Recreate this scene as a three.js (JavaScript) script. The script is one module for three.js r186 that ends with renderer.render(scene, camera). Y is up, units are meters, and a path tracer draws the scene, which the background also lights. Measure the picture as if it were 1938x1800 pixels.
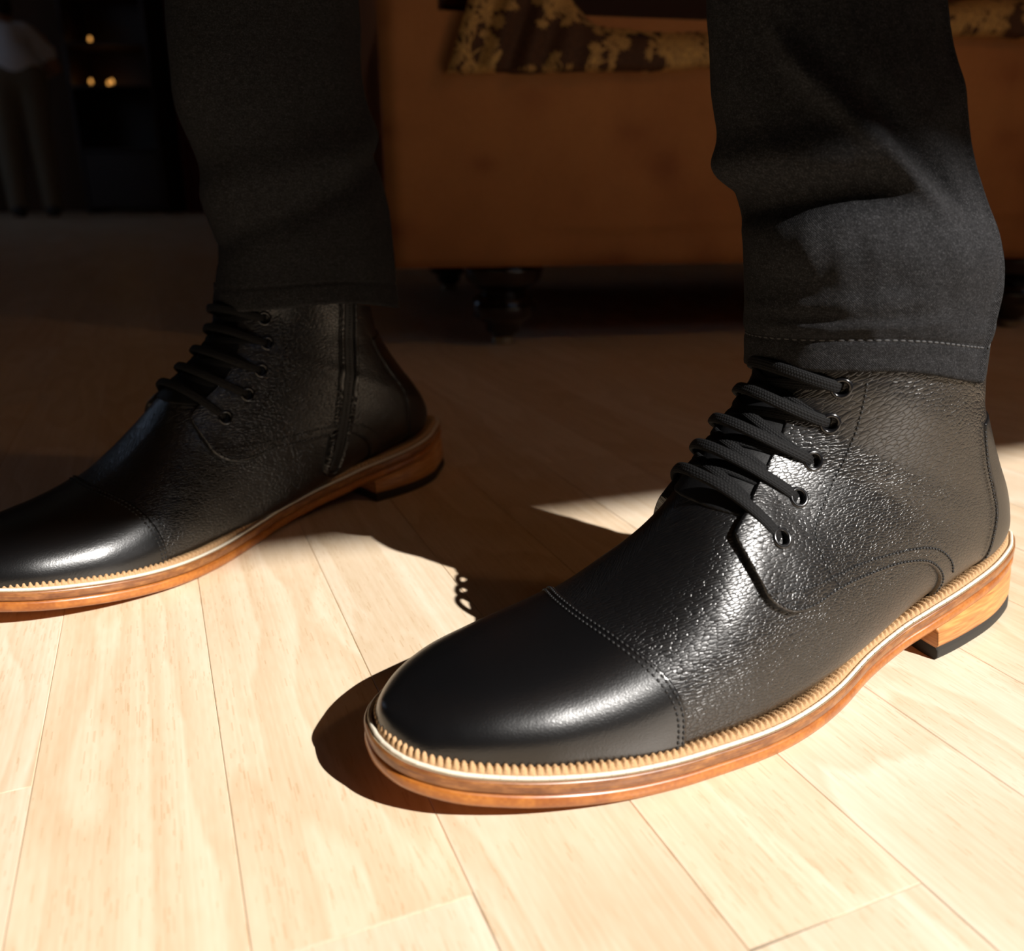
import * as THREE from 'three';
import { MarchingCubes } from 'three/addons/objects/MarchingCubes.js';
import { mergeGeometries, mergeVertices } from 'three/addons/utils/BufferGeometryUtils.js';
import { RoundedBoxGeometry } from 'three/addons/geometries/RoundedBoxGeometry.js';

// ------------------------------------------------------------------ camera, sky, sun, exposure
const scene = new THREE.Scene();
const CAM_H = 0.19, F_PX = 1600;
const camera = new THREE.PerspectiveCamera(2 * Math.atan(900 / F_PX) * 180 / Math.PI, 1938 / 1800, 0.02, 60);
camera.position.set(0, CAM_H, 0);
camera.rotation.x = -Math.atan(545 / F_PX);
camera.focus = 0.34;
camera.userData.fStop = 9;
scene.add(camera);
scene.background = new THREE.Color(0.55, 0.72, 1.0);
scene.backgroundIntensity = 0.80;
const SUN_DIR = new THREE.Vector3(0.75, 0.77, 0.61).normalize();
const sun = new THREE.DirectionalLight(new THREE.Color(1.0, 0.955, 0.90), 8.4);
sun.position.copy(SUN_DIR).multiplyScalar(8);
sun.castShadow = true;
sun.shadow.mapSize.set(2048, 2048);
Object.assign(sun.shadow.camera, { left: -4, right: 4, top: 4, bottom: -4, near: 0.5, far: 20 });
scene.add(sun, sun.target);
const renderer = new THREE.WebGLRenderer({ antialias: true });
renderer.toneMapping = THREE.LinearToneMapping;
renderer.toneMappingExposure = 0.88;
renderer.shadowMap.enabled = true;

// ------------------------------------------------------------------ helpers
function rng(seed) { let a = seed >>> 0; return () => { a = (a + 0x6D2B79F5) | 0; let t = Math.imul(a ^ (a >>> 15), 1 | a); t = (t + Math.imul(t ^ (t >>> 7), 61 | t)) ^ t; return ((t ^ (t >>> 14)) >>> 0) / 4294967296; }; }
const V = (x, y, z) => new THREE.Vector3(x, y, z);
const clamp = (x, a, b) => Math.min(b, Math.max(a, x));
const lerp = (a, b, t) => a + (b - a) * t;
const sstep = (a, b, x) => { const t = clamp((x - a) / (b - a), 0, 1); return t * t * (3 - 2 * t); };
function pw(x, xs, ys) { if (x <= xs[0]) return ys[0]; for (let i = 1; i < xs.length; i++) if (x <= xs[i]) { return lerp(ys[i - 1], ys[i], (x - xs[i - 1]) / (xs[i] - xs[i - 1])); } return ys[ys.length - 1]; }
function pws(x, xs, ys) {          // smooth (cubic Hermite) table lookup
  const n = xs.length; if (x <= xs[0]) return ys[0]; if (x >= xs[n - 1]) return ys[n - 1];
  let i = 1; while (x > xs[i]) i++;
  const m = k => k <= 0 ? (ys[1] - ys[0]) / (xs[1] - xs[0]) : k >= n - 1 ? (ys[n - 1] - ys[n - 2]) / (xs[n - 1] - xs[n - 2]) : (ys[k + 1] - ys[k - 1]) / (xs[k + 1] - xs[k - 1]);
  const h = xs[i] - xs[i - 1], t = (x - xs[i - 1]) / h, t2 = t * t, t3 = t2 * t;
  return (2 * t3 - 3 * t2 + 1) * ys[i - 1] + (t3 - 2 * t2 + t) * h * m(i - 1) + (-2 * t3 + 3 * t2) * ys[i] + (t3 - t2) * h * m(i);
}
function catmull(p0, p1, p2, p3, t) { return 0.5 * (2 * p1 + (-p0 + p2) * t + (2 * p0 - 5 * p1 + 4 * p2 - p3) * t * t + (-p0 + 3 * p1 - 3 * p2 + p3) * t * t * t); }
const used = {};
function numbered(n) { used[n] = (used[n] ?? -1) + 1; return used[n] ? `${n}_${String(used[n]).padStart(3, '0')}` : n; }
function part(name, geo, mat, parent) { const m = new THREE.Mesh(geo, mat); m.name = name; m.castShadow = m.receiveShadow = true; parent.add(m); return m; }
function thing(name, label, category, pos = [0, 0, 0], turn = 0, group) {
  const o = new THREE.Group(); o.name = numbered(name); o.position.set(...pos); o.rotation.y = turn; o.userData = { label, category }; if (group) o.userData.group = group; scene.add(o); return o;
}
function struct(name, geo, mat) { const m = geo ? new THREE.Mesh(geo, mat) : new THREE.Group(); m.name = name; m.userData = { kind: 'structure' }; m.castShadow = m.receiveShadow = true; scene.add(m); return m; }
function bufgeo(pos, idx, uv) { const g = new THREE.BufferGeometry(); g.setAttribute('position', new THREE.Float32BufferAttribute(pos, 3)); if (uv) g.setAttribute('uv', new THREE.Float32BufferAttribute(uv, 2)); g.setIndex(idx); g.computeVertexNormals(); return g; }
function gridGeo(nu, nv, fn, closeU = false) {   // fn(i,j) -> [x,y,z,u,v]; i along nu, j along nv
  const pos = [], uv = [], idx = [];
  for (let i = 0; i <= nu; i++) for (let j = 0; j <= nv; j++) { const p = fn(i, j); pos.push(p[0], p[1], p[2]); uv.push(p[3] ?? i / nu, p[4] ?? j / nv); }
  const W = nv + 1;
  for (let i = 0; i < nu; i++) for (let j = 0; j < nv; j++) { const a = i * W + j, b = a + 1, c = a + W, d = c + 1; idx.push(a, b, c, b, d, c); }
  return bufgeo(pos, idx, uv);
}
function lathe(pts, seg = 32) { return new THREE.LatheGeometry(pts.map(p => new THREE.Vector2(p[0], p[1])), seg); }

// ------------------------------------------------------------------ textures
function makeNoise(seed, n = 256) {
  const r = rng(seed), tab = new Float32Array(n * n); for (let i = 0; i < n * n; i++) tab[i] = r();
  return (x, y, px = n, py = n) => {   // tileable value noise with periods px, py
    let x0 = Math.floor(x), y0 = Math.floor(y); const fx = x - x0, fy = y - y0, u = fx * fx * (3 - 2 * fx), v = fy * fy * (3 - 2 * fy);
    const m = (a, p) => ((a % p) + p) % p; const xa = m(x0, px), xb = m(x0 + 1, px), ya = m(y0, py), yb = m(y0 + 1, py);
    return lerp(lerp(tab[ya * n + xa], tab[ya * n + xb], u), lerp(tab[yb * n + xa], tab[yb * n + xb], u), v);
  };
}
const noise = makeNoise(11), noise2 = makeNoise(29);
function tex(w, h, fn, srgb, rx = 1, ry = 1) {
  const d = new Uint8Array(w * h * 4);
  for (let y = 0; y < h; y++) for (let x = 0; x < w; x++) { const c = fn(x / w, y / h, x, y), k = (y * w + x) * 4; if (typeof c === 'number') d[k] = d[k + 1] = d[k + 2] = clamp(c, 0, 1) * 255; else { d[k] = clamp(c[0], 0, 1) * 255; d[k + 1] = clamp(c[1], 0, 1) * 255; d[k + 2] = clamp(c[2], 0, 1) * 255; } d[k + 3] = 255; }
  const t = new THREE.DataTexture(d, w, h); t.wrapS = t.wrapT = THREE.RepeatWrapping; t.magFilter = THREE.LinearFilter; t.minFilter = THREE.LinearMipmapLinearFilter; t.generateMipmaps = true; if (srgb) t.colorSpace = THREE.SRGBColorSpace; t.repeat.set(rx, ry); t.needsUpdate = true; return t;
}
// pebbled leather: cells stretched along u, tile of 60 mm
const GT = 0.046;
const grainTex = (() => {
  const nx = 19, ny = 37, r = rng(5), pts = []; for (let i = 0; i < nx * ny; i++) pts.push([r(), r(), r()]);
  return tex(1024, 1024, (u, v) => {
    const wu = u + 0.03 * (noise(u * 14, v * 14, 14, 14) - 0.5) + 0.012 * (noise2(u * 60, v * 60, 60, 60) - 0.5), wv = v + 0.03 * (noise2(u * 9, v * 9, 9, 9) - 0.5) + 0.010 * (noise(u * 60, v * 60, 60, 60) - 0.5);
    const gx = wu * nx, gy = wv * ny, ix = Math.floor(gx), iy = Math.floor(gy); let f1 = 9, f2 = 9, id = 0;
    for (let a = -1; a <= 1; a++) for (let b = -1; b <= 1; b++) { const cx = ix + a, cy = iy + b, k = (((cy % ny) + ny) % ny) * nx + (((cx % nx) + nx) % nx), p = pts[k]; const dx = cx + p[0] - gx, dy = (cy + p[1] - gy) * 0.9, d = Math.sqrt(dx * dx + dy * dy); if (d < f1) { f2 = f1; f1 = d; id = p[2]; } else if (d < f2) f2 = d; }
    const e = sstep(0.0, 0.20, f2 - f1), soft = 0.55 + 0.45 * noise(u * 7, v * 7, 7, 7);
    const dome = 1 - 1.5 * f1 * f1;
    return 0.10 + 0.52 * dome * (0.7 + 0.3 * id) * soft + 0.26 * e + 0.06 * noise(u * 180, v * 180, 180, 180);
  }, false, 1 / GT, 1 / GT);
})();
const fineTex = tex(512, 512, (u, v) => 0.5 * noise(u * 128, v * 128, 128, 128) + 0.3 * noise2(u * 250, v * 250, 250, 250) + 0.2 * noise(u * 40, v * 40, 40, 40), false, 1 / 0.05, 1 / 0.05);
const denimBump = tex(512, 512, (u, v) => { const t = (u * 64 + v * 64) % 1, w = (u * 128) % 1; return 0.55 * Math.abs(t - 0.5) * 2 + 0.2 * Math.abs(w - 0.5) + 0.35 * noise(u * 200, v * 200, 200, 200); }, false, 1 / 0.05, 1 / 0.05);
const denimCol = tex(512, 512, (u, v) => { const t = (u * 64 + v * 64) % 1; const n = noise(u * 220, v * 220, 220, 220), m = noise2(u * 30, v * 90, 30, 90); const k = 0.100 + 0.06 * (Math.abs(t - 0.5) * 2) + 0.17 * Math.pow(n, 3) + 0.04 * (m - 0.5); return [k, k, k * 1.03]; }, true, 1 / 0.05, 1 / 0.05);
const weaveBump = tex(128, 128, (u, v) => 0.5 + 0.25 * Math.sin(u * Math.PI * 16 + (Math.floor(v * 8) % 2) * Math.PI) + 0.25 * Math.sin(v * Math.PI * 16), false);
// pale maple strip: tile 1.2 m along u, 0.16 m across v
function woodTex(seed) {
  const n1 = makeNoise(seed), n2 = makeNoise(seed + 7), r = rng(seed + 3);
  const W = 1536, H = 384, pores = new Float32Array(W * H);
  for (let k = 0; k < 9000; k++) { const x = Math.floor(r() * W), y = Math.floor(r() * H), L = 2 + Math.floor(r() * 9), s = 0.25 + 0.75 * r(); const dens = n1(x / W * 9, y / H * 7, 9, 7); if (dens < 0.45 && r() < 0.75) continue; for (let i = 0; i < L; i++) pores[y * W + (x + i) % W] = Math.max(pores[y * W + (x + i) % W], s); }
  return tex(W, H, (u, v, x, y) => {
    const wob = 0.9 * n1(u * 5, v * 4, 5, 4) + 0.35 * n2(u * 14, v * 6, 14, 6) + 0.05 * n1(u * 60, v * 30, 60, 30);
    const q = (wob * 5.2) % 1, ring = q < 0.86 ? q / 0.86 : 1 - (q - 0.86) / 0.14;
    const streak = n2(u * 10, v * 190, 10, 190) - 0.5, big = n1(u * 3, v * 2 + 0.3, 3, 2) - 0.5;
    let d = 0.045 * (ring - 0.5) + 0.035 * streak + 0.05 * big + 0.02 * (n1(u * 250, v * 200, 250, 200) - 0.5);
    const p = pores[y * W + x] * 0.13;
    return [0.92 + d * 1.0 - p * 0.4, 0.845 + d * 1.3 - p * 0.62, 0.745 + d * 1.7 - p * 0.8];
  }, true, 1 / 1.2, 1 / 0.16);
}
const woodA = woodTex(101), woodB = woodTex(202);
const suedeCol = tex(512, 512, (u, v) => { const n = 0.5 * noise(u * 6, v * 6, 6, 6) + 0.3 * noise2(u * 20, v * 20, 20, 20) + 0.2 * noise(u * 120, v * 120, 120, 120), st = Math.pow(noise2(u * 9, v * 14, 9, 14), 6) * 0.10; return [0.70 + 0.10 * (n - 0.5) - st, 0.47 + 0.08 * (n - 0.5) - st, 0.27 + 0.05 * (n - 0.5) - st * 0.6]; }, true, 1 / 0.5, 1 / 0.5);
// brocade: pale scrolling branches and leaves woven on brown
const brocadeTex = (() => {
  const S = 768, f = new Float32Array(S * S), r = rng(77);
  const dab = (x, y, rad, a = 1) => { const R_ = Math.ceil(rad) + 1; for (let j = -R_; j <= R_; j++) for (let i = -R_; i <= R_; i++) { const d = Math.hypot(i, j); if (d > rad + 0.7) continue; const xx = ((Math.round(x) + i) % S + S) % S, yy = ((Math.round(y) + j) % S + S) % S, k = yy * S + xx; f[k] = Math.max(f[k], a * clamp(rad + 0.7 - d, 0, 1)); } };
  const branch = (x, y, ang, len, w, depth) => { let curl = (r() - 0.5) * 0.05; for (let i = 0; i < len; i++) { dab(x, y, w * (1 - 0.5 * i / len)); x += Math.cos(ang); y += Math.sin(ang); ang += curl; if (depth > 0 && i % Math.floor(len / 6) === 5) branch(x, y, ang + (r() < 0.5 ? 0.8 : -0.8), Math.floor(len * 0.55), w * 0.65, depth - 1); } for (let k = 0; k < 5; k++) { const a = ang + (k - 2) * 0.7; for (let t = 0; t < 22; t++) dab(x + Math.cos(a) * t, y + Math.sin(a) * t, 4.5 * Math.sin(Math.PI * (t + 2) / 25), 0.9); } };
  for (let k = 0; k < 20; k++) branch(r() * S, r() * S, r() * 6.28, Math.floor(150 + r() * 90), 6, 2);
  return tex(S, S, (u, v, x, y) => { const g = f[y * S + x], w = 0.85 + 0.3 * noise(u * 190, v * 190, 190, 190), z = noise2(u * 5, v * 5, 5, 5) > 0.6 ? 0.6 : 1; return [lerp(0.30 * z, 0.78, g) * w, lerp(0.185 * z, 0.62, g) * w, lerp(0.10 * z, 0.36, g) * w]; }, true, 1 / 0.30, 1 / 0.30);
})();
const edgeCol = tex(1024, 64, (u, v) => { const n = noise(u * 24, v * 3, 24, 4) * 0.6 + noise2(u * 90, v * 12, 90, 12) * 0.4, s = noise(u * 10, v * 30, 10, 30); return [0.53 + 0.24 * (n - 0.5) + 0.12 * (s - 0.5), 0.335 + 0.20 * (n - 0.5) + 0.11 * (s - 0.5), 0.18 + 0.13 * (n - 0.5)]; }, true);
const outsoleCol = tex(1024, 64, (u, v) => { const n = noise2(u * 20, v * 2, 20, 2) * 0.6 + noise(u * 110, v * 10, 110, 10) * 0.4; return [0.64 + 0.2 * (n - 0.5), 0.385 + 0.18 * (n - 0.5), 0.165 + 0.10 * (n - 0.5)]; }, true);
const heelCol = tex(512, 256, (u, v) => { const lay = Math.floor(v * 5), e = Math.abs(v * 5 - lay - 0.5) > 0.46 ? -0.08 : 0, n = noise(u * 14, v * 60, 14, 60), m = noise2(u * 5, lay * 1.7, 5, 256); return [0.74 + 0.14 * (n - 0.5) + 0.12 * (m - 0.5) + e, 0.50 + 0.16 * (n - 0.5) + 0.12 * (m - 0.5) + e, 0.27 + 0.12 * (n - 0.5) + 0.08 * (m - 0.5) + e * 0.6]; }, true);
const darkWoodCol = tex(512, 512, (u, v) => { const n = noise(u * 4, v * 80, 4, 80) * 0.7 + noise2(u * 30, v * 200, 30, 200) * 0.3; return [0.16 + 0.07 * n, 0.09 + 0.04 * n, 0.06 + 0.02 * n]; }, true);
const plasterBump = tex(256, 256, (u, v) => noise(u * 60, v * 60, 60, 60) * 0.6 + noise2(u * 14, v * 14, 14, 14) * 0.4, false, 2, 2);

// ------------------------------------------------------------------ materials
const lin = (r, g, b) => new THREE.Color().setRGB(r, g, b);
const phys = o => new THREE.MeshPhysicalMaterial(o), std = o => new THREE.MeshStandardMaterial(o);
const M = {
  grain: phys({ color: lin(0.004, 0.004, 0.0045), roughness: 0.31, ior: 1.70, bumpMap: grainTex, bumpScale: 0.00024 }),
  smooth: phys({ color: lin(0.003, 0.003, 0.0035), roughness: 0.28, ior: 1.70, bumpMap: fineTex, bumpScale: 0.00004 }),
  counter: phys({ color: lin(0.004, 0.004, 0.0045), roughness: 0.36, ior: 1.52, bumpMap: fineTex, bumpScale: 0.00008 }),
  tongue: phys({ color: lin(0.003, 0.003, 0.0035), roughness: 0.6, specularIntensity: 0.5, bumpMap: fineTex, bumpScale: 0.00008 }),
  thread: std({ color: lin(0.008, 0.008, 0.0085), roughness: 0.55 }),
  lace: phys({ color: lin(0.008, 0.008, 0.0085), roughness: 0.75, specularIntensity: 0.35, bumpMap: weaveBump, bumpScale: 0.00025 }),
  eyelet: phys({ color: lin(0.006, 0.006, 0.007), roughness: 0.2, metalness: 0.0, ior: 1.6 }),
  zip: std({ color: lin(0.012, 0.012, 0.013), roughness: 0.5 }),
  stormWelt: std({ color: lin(0.50, 0.305, 0.15), roughness: 0.7, bumpMap: fineTex, bumpScale: 0.0002 }),
  weltTop: std({ color: lin(0.62, 0.47, 0.30), roughness: 0.6, bumpMap: fineTex, bumpScale: 0.0002 }),
  weltThread: std({ color: lin(0.74, 0.66, 0.53), roughness: 0.7 }),
  weltEdge: phys({ map: edgeCol, roughness: 0.38, clearcoat: 0.35, clearcoatRoughness: 0.25 }),
  outsole: phys({ map: outsoleCol, color: lin(0.98, 0.95, 0.85), roughness: 0.36, clearcoat: 0.4, clearcoatRoughness: 0.22 }),
  heel: phys({ map: heelCol, roughness: 0.42, clearcoat: 0.3, clearcoatRoughness: 0.3 }),
  toplift: std({ color: lin(0.045, 0.042, 0.036), roughness: 0.65, bumpMap: fineTex, bumpScale: 0.0002 }),
  groove: std({ color: lin(0.07, 0.035, 0.014), roughness: 0.7 }),
  denim: phys({ map: denimCol, roughness: 0.88, bumpMap: denimBump, bumpScale: 0.00022, specularIntensity: 0.12 }),
  denimThread: std({ color: lin(0.05, 0.05, 0.052), roughness: 0.7 }),
  suede: std({ map: suedeCol, roughness: 0.85 }),
  brocade: phys({ map: brocadeTex, roughness: 0.8 }),
  ebony: phys({ color: lin(0.012, 0.008, 0.006), roughness: 0.18, clearcoat: 0.6, clearcoatRoughness: 0.12 }),
  brass: std({ color: lin(0.55, 0.52, 0.40), roughness: 0.35, metalness: 0.9 }),
  darkWood: std({ map: darkWoodCol, roughness: 0.55 }),
  wall: std({ color: lin(0.115, 0.062, 0.036), roughness: 0.9, bumpMap: plasterBump, bumpScale: 0.001 }),
  shadeDarkLeather: std({ color: lin(0.06, 0.028, 0.014), roughness: 0.7 }),  // chair leather darkened for the backrest: shade above the seat put into the colour
  ceiling: std({ color: lin(0.55, 0.40, 0.26), roughness: 0.95 }),
  frame: std({ color: lin(0.13, 0.08, 0.05), roughness: 0.5 }),
  curtain: std({ color: lin(0.11, 0.012, 0.010), roughness: 0.9 }),
  shirt: std({ color: lin(0.84, 0.84, 0.86), roughness: 0.9 }),
  beige: std({ color: lin(0.20, 0.165, 0.115), roughness: 0.9 }),
  skin: std({ color: lin(0.42, 0.22, 0.13), roughness: 0.6 }),
  hair: std({ color: lin(0.03, 0.02, 0.015), roughness: 0.6 }),
  shoe: std({ color: lin(0.02, 0.018, 0.017), roughness: 0.5 }),
};
const woods = [];
for (const [t, c] of [[woodA, [1, 1, 1]], [woodB, [0.97, 0.955, 0.93]], [woodA, [0.985, 0.94, 0.88]], [woodB, [1, 0.985, 0.96]], [woodA, [0.95, 0.915, 0.87]]])
  woods.push(phys({ map: t, color: lin(...c), roughness: 0.42, clearcoat: 0.15, clearcoatRoughness: 0.22 }));

// ------------------------------------------------------------------ room shell (axes turned 20 degrees)
const RHO = 20 * Math.PI / 180;
const roomAt = (a, b) => [a * Math.cos(RHO) + b * Math.sin(RHO), -a * Math.sin(RHO) + b * Math.cos(RHO)];
function roomBox(a0, a1, y0, y1, b0, b1) { const g = new THREE.BoxGeometry(a1 - a0, y1 - y0, b1 - b0); g.translate((a0 + a1) / 2, (y0 + y1) / 2, (b0 + b1) / 2); g.rotateY(RHO); return g; }
const A0 = -3.6, A1 = 4.2, B0 = -8.2, B1 = 1.60, B1o = 1.80, CH = 2.8;
const WA0 = 0.45, WA1 = 2.15, WS = 1.42, WH = 2.082;        // window in the wall behind the camera, where the sun comes in
const SB0 = -6.3, SB1 = -4.3, SS = 1.0, SH = 2.5;        // added unseen window in the side wall, to light the far end
struct('wall_back', roomBox(A0 - 0.2, A1 + 0.2, -0.05, CH, B0 - 0.2, B0), M.wall);
struct('wall_left', mergeGeometries([roomBox(A0 - 0.2, A0, -0.05, CH, B0, SB0), roomBox(A0 - 0.2, A0, -0.05, CH, SB1, B1), roomBox(A0 - 0.2, A0, -0.05, SS, SB0, SB1), roomBox(A0 - 0.2, A0, SH, CH, SB0, SB1)]), M.wall);
struct('wall_right', roomBox(A1, A1 + 0.2, -0.05, CH, B0, B1), M.wall);
struct('wall_front', mergeGeometries([roomBox(A0 - 0.2, WA0, -0.05, CH, B1, B1o), roomBox(WA1, A1 + 0.2, -0.05, CH, B1, B1o), roomBox(WA0, WA1, WH, CH, B1, B1o), roomBox(WA0, WA1, -0.05, WS, B1, B1o)]), M.wall);
struct('ceiling', roomBox(A0 - 0.2, A1 + 0.2, CH, CH + 0.2, B0 - 0.2, B1o), M.ceiling);
function windowFrame(name, box, lo, hi, y0, y1, d0, d1) {   // box(u0,u1,y0,y1,d0,d1): four members round the opening
  const w = struct(name); const f = 0.05; part('jamb', box(lo, lo + f, y0, y1, d0, d1), M.frame, w); part('jamb', box(hi - f, hi, y0, y1, d0, d1), M.frame, w); part('head', box(lo + f, hi - f, y1 - f, y1, d0, d1), M.frame, w); part('sill', box(lo + f, hi - f, y0, y0 + f * 0.6, d0, d1), M.frame, w);
}
windowFrame('window_1', (u0, u1, a, b, d0, d1) => roomBox(u0, u1, a, b, d0, d1), WA0, WA1, WS, WH, B1 + 0.02, B1 + 0.10);
windowFrame('added_window_2', (u0, u1, a, b, d0, d1) => roomBox(d0, d1, a, b, u0, u1), SB0, SB1, SS, SH, A0 - 0.12, A0 - 0.04);

// floor: strips of maple, every nearer strip a piece of its own
const PHI = 22.5 * Math.PI / 180, PW = 0.0605, PA = 0.0017;
const flAB = (x, z) => [x * Math.cos(PHI) - z * Math.sin(PHI), x * Math.sin(PHI) + z * Math.cos(PHI)];
const flXZ = (a, b) => [a * Math.cos(PHI) + b * Math.sin(PHI), -a * Math.sin(PHI) + b * Math.cos(PHI)];
{
  const floor = struct('floor');
  const sub = roomBox(A0 - 0.2, A1 + 0.2, -0.06, -0.0085, B0 - 0.2, B1o); const s = part('subfloor', sub, std({ color: lin(0.16, 0.09, 0.04), roughness: 0.9 }), floor);
  const r = rng(2024), planks = [];
  const camDir = V(0, -Math.sin(Math.atan(545 / F_PX)), -Math.cos(Math.atan(545 / F_PX)));
  for (let k = -150; k < 120; k++) {
    const a0 = PA + k * PW; let b = -11 - r() * 0.5;
    const forced = k === -2 ? -0.2785 : k === 0 ? -0.179 : null;
    while (b < 5) {
      let L = 0.32 + Math.floor(r() * 5) * 0.08; if (forced !== null && b < forced && b + L > forced - 0.18) L = forced - b; 
      const b1 = b + L, [cx, cz] = flXZ(a0 + PW / 2, b + L / 2); const ra = cx * Math.cos(RHO) - cz * Math.sin(RHO), rb = cx * Math.sin(RHO) + cz * Math.cos(RHO);
      if (ra > A0 - 0.1 && ra < A1 + 0.1 && rb > B0 - 0.1 && rb < B1o) {
        // how large it shows from the doorway side: distance to viewpoint and whether it lies ahead
        const d = Math.hypot(cx, cz), ahead = cz < -0.02 && Math.abs(cx) < 0.12 + 0.72 * -cz;
        planks.push({ a0, b0: b, b1, d: ahead ? d : d + 100, m: Math.floor(r() * woods.length), off: [r() * 1.2, r() * 0.16], dy: (r() - 0.5) * 0.00016 });
      } else r();
      b = b1;
    }
  }
  const gap = 0.00008, ch = 0.00028, T = 0.009;
  function plankGeo(p) {
    const pos = [], uv = [], idx = [], a0 = p.a0 + gap, a1 = p.a0 + PW - gap, b0 = p.b0 + gap, b1 = p.b1 - gap;
    const ring = (i, y) => [[a0 + i, b0 + i], [a1 - i, b0 + i], [a1 - i, b1 - i], [a0 + i, b1 - i]].forEach(([a, b]) => { const [x, z] = flXZ(a, b); pos.push(x, y, z); uv.push(b + p.off[0], a - p.a0 + p.off[1]); });
    ring(0, p.dy - T); ring(0, p.dy - ch); ring(0, p.dy - ch); ring(ch, p.dy); ring(ch, p.dy);
    for (const o of [0, 8]) for (let i = 0; i < 4; i++) { const j = (i + 1) % 4; idx.push(o + i, o + 4 + i, o + j, o + j, o + 4 + i, o + 4 + j); }
    idx.push(16, 18, 17, 16, 19, 18);
    return bufgeo(pos, idx, uv);
  }
  planks.sort((p, q) => p.d - q.d);
  planks.slice(0, 300).forEach((p, i) => part(i ? `plank_${String(i).padStart(3, '0')}` : 'plank', plankGeo(p), woods[p.m], floor));
  const rest = woods.map((_, m) => mergeGeometries(planks.slice(300).filter(p => p.m === m).map(plankGeo))); part('further_planks', mergeGeometries(rest, true), woods, floor).userData.kind = 'stuff';
}

// ------------------------------------------------------------------ boots
// boot frame: x from heel back to toe, y up, l lateral (outer side positive)
const OUT = [[-.005, -.004], [-.0025, .003], [.004, .0085], [.014, .0145], [.035, .022], [.0625, .0275], [.0836, .0298], [.102, .0308], [.124, .035], [.147, .0425], [.167, .0475], [.188, .0503], [.215, .0510], [.2334, .0508], [.256, .0488], [.276, .0447], [.294, .0382], [.305, .0322], [.314, .0240], [.3185, .0146], [.3195, .0045], [.317, -.0070], [.308, -.0195], [.29, -.033], [.27, -.0415], [.25, -.0455], [.225, -.0465], [.2, -.0415], [.17, -.031], [.145, -.0235], [.12, -.0225], [.095, -.0270], [.07, -.0325], [.047, -.0335], [.028, -.0295], [.012, -.0205], [0, -.0125]];
const WX = [-.006, 0, .04, .08, .11, .14, .17, .2, .24, .27, .30, .32], WY = [.0328, .0325, .029, .024, .0175, .0125, .0105, .0105, .0125, .016, .020, .0238];
const weltY = x => pws(x, WX, WY);
const outline = (() => {           // dense closed outline, evenly spaced, with outward normals
  const n = OUT.length, d = [];
  for (let i = 0; i < n; i++) for (let k = 0; k < 12; k++) { const p = [-1, 0, 1, 2].map(o => OUT[(i + o + n) % n]); d.push([catmull(p[0][0], p[1][0], p[2][0], p[3][0], k / 12), catmull(p[0][1], p[1][1], p[2][1], p[3][1], k / 12)]); }
  const cum = [0]; for (let i = 1; i <= d.length; i++) { const a = d[i - 1], b = d[i % d.length]; cum.push(cum[i - 1] + Math.hypot(b[0] - a[0], b[1] - a[1])); }
  const N = 420, res = [], tot = cum[d.length]; let j = 0;
  for (let i = 0; i < N; i++) { const s = tot * i / N; while (cum[j + 1] < s) j++; const t = (s - cum[j]) / (cum[j + 1] - cum[j]), a = d[j], b = d[(j + 1) % d.length]; res.push([lerp(a[0], b[0], t), lerp(a[1], b[1], t)]); }
  for (let i = 0; i < N; i++) { const a = res[(i + N - 2) % N], b = res[(i + 2) % N], tx = b[0] - a[0], tl = b[1] - a[1], L = Math.hypot(tx, tl); res[i][2] = -tl / L; res[i][3] = tx / L; }
  // orientation: normals must point outwards
  if (res[0][2] > 0) for (const p of res) { p[2] *= -1; p[3] *= -1; }
  res.total = tot; return res;
})();
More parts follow.
